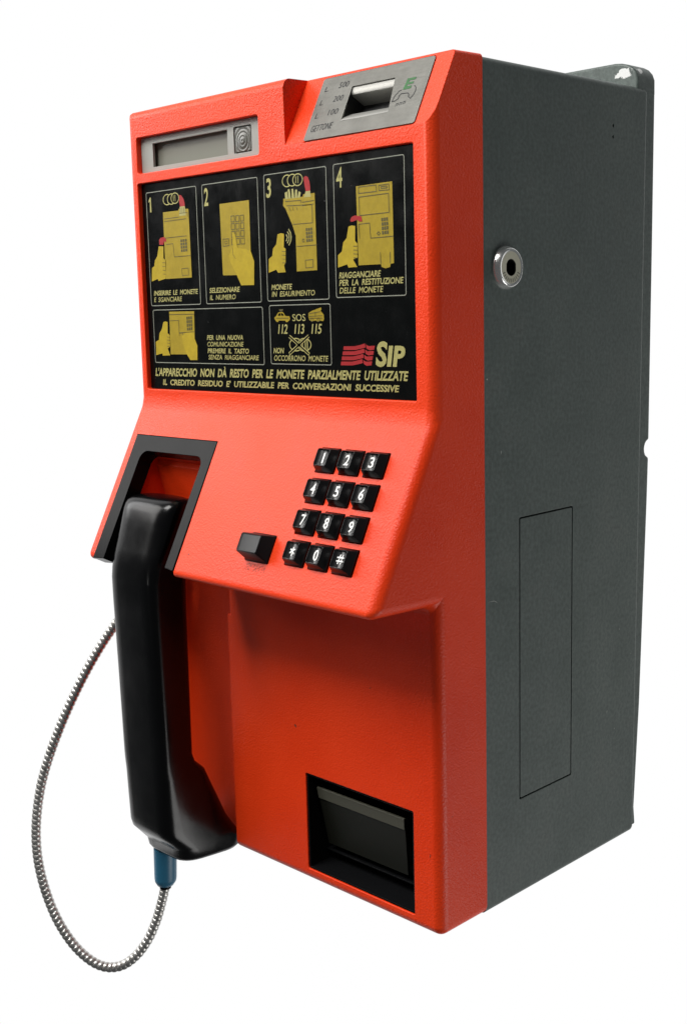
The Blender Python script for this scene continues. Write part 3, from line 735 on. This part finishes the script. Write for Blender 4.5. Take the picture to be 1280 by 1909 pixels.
for r_, row in enumerate(('123', '456', '789', '*0#')):
    for c, ch in enumerate(row):
        k = key0 if first else key0.copy()
        if not first: COL.objects.link(k); k.parent = phone
        first = False
        u, v = -0.0843 + 0.0233 * c, 0.0369 + 0.02292 * r_
        k.matrix_local = Matrix.Translation(SLOPE(u, v, 0)) @ KF
        k['label'] = 'black key marked %s' % {'*': 'with a star', '#': 'with a hash sign'}.get(ch, ch)
        a = Art(LOC, [M_WHITE])
        if ch == '*':
            for q in range(3):
                t = math.radians(90 + 60 * q); a.stroke([(2.7 * math.cos(t) * 0.9, 3.0 * math.sin(t)), (-2.7 * math.cos(t) * 0.9, -3.0 * math.sin(t))], M_WHITE, 1.05, 0.02 * q)
        elif ch == '#':
            for q in (-1.25, 1.25):
                a.stroke([(q - 0.3, -3.1), (q + 0.3, 3.1)], M_WHITE, 0.9, 0.0); a.stroke([(-2.9, q * 1.0), (2.9, q * 1.0)], M_WHITE, 0.95, 0.02)
        else:
            wd = 0.75 if ch == '1' else 2.15
            a.text(ch, -wd, -3.6, wd, 7.3, M_WHITE, 0.0, 0.018, 0.0, 0.0)
        lg = a.build('legend', k)
        for vt in lg.data.vertices:
            vt.co.z += KH + 0.00012 - KSAG * (1 - min(1, (vt.co.x / (KTX * 0.96)) ** 2))
bt = from_bm('push_button', key_bm(0.0121, 0.0104, 0.0103, 0.0064, 0.0118, 0.0006, dx=-0.0012), mat('black_button_plastic', (0.008, 0.008, 0.009), 0.34, spec=0.25, bev=0.0006), phone, 38)
bt.matrix_local = Matrix.Translation(SLOPE(-0.1224, 0.1064, 0)) @ KF

# ---- coin return
TR = Frame((0, -0.0505, 0), (1, 0, 0), (0, 0, 1), (0, -1, 0))
bm = bmesh.new()
ring_prism(bm, TR, rrect(-0.1350, 0.0107, -0.0249, 0.0880, 0.0012, 3), rrect(-0.1338, 0.0119, -0.0261, 0.0868, 0.0008, 3), -0.037, -0.0012)
prism(bm, TR, [(-0.1349, 0.0108), (-0.0250, 0.0108), (-0.0250, 0.0879), (-0.1349, 0.0879)], -0.0375, -0.0355)
tray = from_bm('coin_return_tray', bm, M_BLACK, phone, 30)
FL = Frame((0, -0.0330, 0.0280), (1, 0, 0), Vector((0, -0.187, 0.982)), Vector((0, -0.982, -0.187)))
bm = bmesh.new()
prism(bm, FL, [(-0.1300, -0.0010), (-0.0465, -0.0010), (-0.0408, 0.0470), (-0.1318, 0.0470)], -0.0030, 0.0)
flap = from_bm('coin_return_flap', bm, M_FLAP, tray, 30)
bm = bmesh.new()
prism(bm, FL, [(-0.1314, 0.0392), (-0.0418, 0.0392), (-0.0406, 0.0486), (-0.1316, 0.0486)], -0.0010, 0.0008)
from_bm('flap_lip', bm, M_FLAPLIP, flap, 30)
bm = bmesh.new()
prism(bm, TR, [(-0.1336, 0.0205), (-0.0264, 0.0205), (-0.0264, 0.0216), (-0.1336, 0.0216)], -0.030, -0.0185)
from_bm('tray_ledge', bm, M_BLACK, tray, 30)

# ---- lock
bm = bmesh.new()
n = 48
prs = [(0.0126, -0.010), (0.0147, -0.0001), (0.0148, 0.0008), (0.0146, 0.0016), (0.0131, 0.0048), (0.0128, 0.0052), (0.0122, 0.0054), (0.0116, 0.0051), (0.0108, 0.0050)]
rings = [[bm.verts.new(SIDE(0.0250 + rad * math.cos(2 * math.pi * k / n), 0.4648 + rad * math.sin(2 * math.pi * k / n), w)) for k in range(n)] for rad, w in prs]
for a_, b_ in zip(rings, rings[1:]):
    for k in range(n): bm.faces.new((a_[k], a_[(k + 1) % n], b_[(k + 1) % n], b_[k]))
lock = from_bm('cam_lock', bm, M_CHROME, phone, 50)
bm = bmesh.new()
def keyhole(k):
    t = 2 * math.pi * k / n; y, z = 0.0057 * math.cos(t), 0.0057 * math.sin(t)
    return max(-0.0052, min(0.0052, y)), z
outr = [bm.verts.new(SIDE(0.0250 + 0.0110 * math.cos(2 * math.pi * k / n), 0.4648 + 0.0110 * math.sin(2 * math.pi * k / n), 0.0050)) for k in range(n)]
inr = [bm.verts.new(SIDE(0.0250 + keyhole(k)[0], 0.4648 + keyhole(k)[1], 0.0049)) for k in range(n)]
inr2 = [bm.verts.new(SIDE(0.0250 + keyhole(k)[0], 0.4648 + keyhole(k)[1], -0.008)) for k in range(n)]
for k in range(n):
    j = (k + 1) % n
    bm.faces.new((outr[k], outr[j], inr[j], inr[k])); bm.faces.new((inr[k], inr[j], inr2[j], inr2[k])).material_index = 1
bm.faces.new(inr2).material_index = 1
face = from_bm('lock_face', bm, [M_LOCKFACE, M_DARK], lock, 40)
a = Art(SIDE, [M_INKBLK])
for k in range(11):
    t = math.radians(205 + 13 * k)
    a.stroke([(25.0 + 7.4 * math.cos(t), 464.8 + 7.6 * math.sin(t)), (25.0 + 9.9 * math.cos(t), 464.8 + 9.9 * math.sin(t))], M_INKBLK, 0.45, 5.12)
a.build('engraved_marks', face)

# ================================================================== HANDSET
hs = thing('handset', 'black telephone handset hanging in the cradle at the left', 'handset')
CX = -0.2655
def section(z, yo, yi, hw, ex=3.2, n=40):
    cy, hd = (yo + yi) / 2, abs(yi - yo) / 2
    out = []
    for k in range(n):
        t = 2 * math.pi * k / n
        c, s = math.cos(t), math.sin(t)
        y = cy + hd * math.copysign(abs(s) ** (2 / ex), s)
        q = max(0.0, min(1.0, (0.045 - z) / 0.040)) * (y - yo) / (yi - yo)      # the mouthpiece end droops towards the telephone
        out.append((CX + hw * math.copysign(abs(c) ** (2 / ex), c), y, z - 0.0050 * q))
    return out
def interp(keys, z):
    for a_, b_ in zip(keys, keys[1:]):
        if a_[0] <= z <= b_[0]:
            t = (z - a_[0]) / (b_[0] - a_[0])
            return [p + (q - p) * t for p, q in zip(a_[1:], b_[1:])]
    return list(keys[-1][1:])
HK = [(-0.0055, -0.0900, -0.0397, 0.0240, 3.6), (-0.0042, -0.0930, -0.0312, 0.0271, 4.2), (-0.0012, -0.0945, -0.0282, 0.0286, 5.0), (0.0055, -0.0955, -0.0282, 0.0289, 5.5), (0.0075, -0.0975, -0.0292, 0.0291, 5.5),
      (0.0205, -0.1090, -0.0395, 0.0291, 5.5), (0.0260, -0.1106, -0.0435, 0.0291, 5.5), (0.0500, -0.1112, -0.0555, 0.0289, 5.5), (0.0697, -0.1115, -0.0645, 0.0289, 5.5), (0.0790, -0.1117, -0.0745, 0.0289, 5.5), (0.0860, -0.1118, -0.0770, 0.0289, 5.5),
      (0.1500, -0.1130, -0.0765, 0.0289, 5.5), (0.2150, -0.1145, -0.0757, 0.0290, 5.5), (0.2320, -0.1148, -0.0748, 0.0292, 5.2), (0.2410, -0.1142, -0.0738, 0.0295, 4.6), (0.2500, -0.1122, -0.0722, 0.0304, 4.0), (0.2620, -0.1078, -0.0690, 0.0316, 3.6), (0.2780, -0.1022, -0.0650, 0.0327, 3.5), (0.2855, -0.0993, -0.0640, 0.0329, 3.5),
      (0.2895, -0.0974, -0.0640, 0.0328, 3.4), (0.2922, -0.0955, -0.0645, 0.0318, 3.3), (0.2942, -0.0927, -0.0660, 0.0299, 3.0), (0.2954, -0.0885, -0.0690, 0.0258, 2.6), (0.2960, -0.0820, -0.0740, 0.0154, 2.0)]
def loft(zs, cap0=False, cap1=False):
    bm = bmesh.new()
    rs = []
    for z in zs:
        yo, yi, hw, ex = interp(HK, z)
        rs.append([bm.verts.new(p) for p in section(z, yo, yi, hw, ex)])
    for a_, b_ in zip(rs, rs[1:]):
        for k in range(len(a_)): bm.faces.new((a_[k], a_[(k + 1) % len(a_)], b_[(k + 1) % len(b_)], b_[k]))
    if cap0: bm.faces.new(rs[0][::-1])
    if cap1: bm.faces.new(rs[-1])
    return bm
def zrange(a_, b_):
    zs = sorted({k[0] for k in HK if a_ < k[0] < b_} | {a_, b_})
    out = []
    for p, q in zip(zs, zs[1:]):
        m = max(1, int((q - p) / 0.006)); out += [p + (q - p) * i / m for i in range(m)]
    return out + [zs[-1]]
from_bm('mouthpiece', loft(zrange(-0.0055, 0.086), True, True), M_HAND, hs, 50)  # flare towards the telephone shapes mouthpiece and its shadow as one black solid
from_bm('grip', loft(zrange(0.086, 0.232), True, True), M_HAND, hs, 60)
from_bm('earpiece', loft(zrange(0.232, 0.2960), True, True), M_HAND, hs, 60)
# blue strain relief under the mouthpiece
bm = bmesh.new()
ctr = [(Vector((-0.2785, -0.0830, -0.0060)), 0.0097), (Vector((-0.2788, -0.0830, -0.0120)), 0.0097), (Vector((-0.2800, -0.0830, -0.0330)), 0.0094), (Vector((-0.2802, -0.0830, -0.0360)), 0.0090), (Vector((-0.2806, -0.0830, -0.0395)), 0.0070), (Vector((-0.2808, -0.0830, -0.0402)), 0.0052)]
rs = [[bm.verts.new(c + Vector((rad * math.cos(2 * math.pi * k / 28), rad * math.sin(2 * math.pi * k / 28), 0))) for k in range(28)] for c, rad in ctr]
for a_, b_ in zip(rs, rs[1:]):
    for k in range(28): bm.faces.new((a_[k], a_[(k + 1) % 28], b_[(k + 1) % 28], b_[k]))
bm.faces.new(rs[0]); bm.faces.new(rs[-1])
sl = from_bm('cord_sleeve', bm, M_BLUE, hs, 40)
sl['label'] = 'blue rubber sleeve'
bm = bmesh.new()
rs = [[bm.verts.new(Vector((-0.2809, -0.0830, z)) + Vector((0.0049 * math.cos(2 * math.pi * k / 20), 0.0049 * math.sin(2 * math.pi * k / 20), 0))) for k in range(20)] for z in (-0.0398, -0.0428)]
for k in range(20): bm.faces.new((rs[0][k], rs[0][(k + 1) % 20], rs[1][(k + 1) % 20], rs[1][k]))
bm.faces.new(rs[1])
from_bm('ferrule', bm, M_BLACK, sl, 40)

# ================================================================== ARMOURED CORD
cp = [(-0.296, -0.027, 0.230), (-0.304, -0.048, 0.224), (-0.314, -0.060, 0.213), (-0.332, -0.067, 0.196), (-0.3484, -0.0795, 0.1703), (-0.3555, -0.0926, 0.1493), (-0.3619, -0.1061, 0.1243), (-0.3681, -0.1202, 0.0956), (-0.3723, -0.1323, 0.0670), (-0.3746, -0.1411, 0.0442), (-0.3739, -0.1469, 0.0208), (-0.3720, -0.1511, -0.0007), (-0.3684, -0.1533, -0.0204), (-0.3610, -0.1527, -0.0455), (-0.3506, -0.1495, -0.0724), (-0.3374, -0.1424, -0.0942), (-0.3237, -0.1330, -0.1087), (-0.3135, -0.1252, -0.1135), (-0.3029, -0.1148, -0.1123), (-0.2949, -0.1054, -0.1022), (-0.2886, -0.0969, -0.0885), (-0.2851, -0.0905, -0.0720), (-0.2834, -0.0864, -0.0573), (-0.2815, -0.0836, -0.0457), (-0.2808, -0.0830, -0.0395)]
cp = [Vector(p) for p in cp]
for _ in range(2):
    cp = [cp[0]] + [(cp[i - 1] + cp[i] * 4 + cp[i + 1]) / 6 for i in range(1, len(cp) - 1)] + [cp[-1]]
dense = []
for i in range(len(cp) - 1):
    p0, p1, p2, p3 = cp[max(0, i - 1)], cp[i], cp[i + 1], cp[min(len(cp) - 1, i + 2)]
    for k in range(40):
        t = k / 40
        dense.append(0.5 * ((2 * p1) + (p2 - p0) * t + (2 * p0 - 5 * p1 + 4 * p2 - p3) * t * t + (3 * p1 - p0 - 3 * p2 + p3) * t ** 3))
dense.append(cp[-1])
PITCH, PER = 0.0043, 10
step = PITCH / PER
path, acc = [dense[0]], 0.0
for p, q in zip(dense, dense[1:]):
    d = (q - p).length
    while acc + d >= step:
        t = (step - acc) / d; p = p + (q - p) * t; path.append(p); d = (q - p).length; acc = 0.0
    acc += d
bm = bmesh.new()
nn = 22
up = Vector((0.2, 0.3, 1)); prev = None
T = [(path[min(i + 1, len(path) - 1)] - path[max(i - 1, 0)]).normalized() for i in range(len(path))]
nv = T[0].cross(up).normalized()
for i, p in enumerate(path):
    nv = (nv - T[i] * nv.dot(T[i])).normalized(); bv = T[i].cross(nv)
    ring = []
    for k in range(nn):
        th = 2 * math.pi * k / nn
        ph = (i / PER + k / nn) % 1.0
        rad = 0.0042 * (0.78 + 0.22 * min(1.0, math.sin(math.pi * ph) ** 0.42 if 0 < ph < 1 else 0.0))
        ring.append(bm.verts.new(p + (nv * math.cos(th) + bv * math.sin(th)) * rad))
    if prev:
        for k in range(nn): bm.faces.new((prev[k], prev[(k + 1) % nn], ring[(k + 1) % nn], ring[k]))
    prev = ring
cord = from_bm('armoured_cord', bm, M_CORD, None, 60)
cord['label'] = 'looped steel armoured cord hanging below the black handset'
cord['category'] = 'cord'
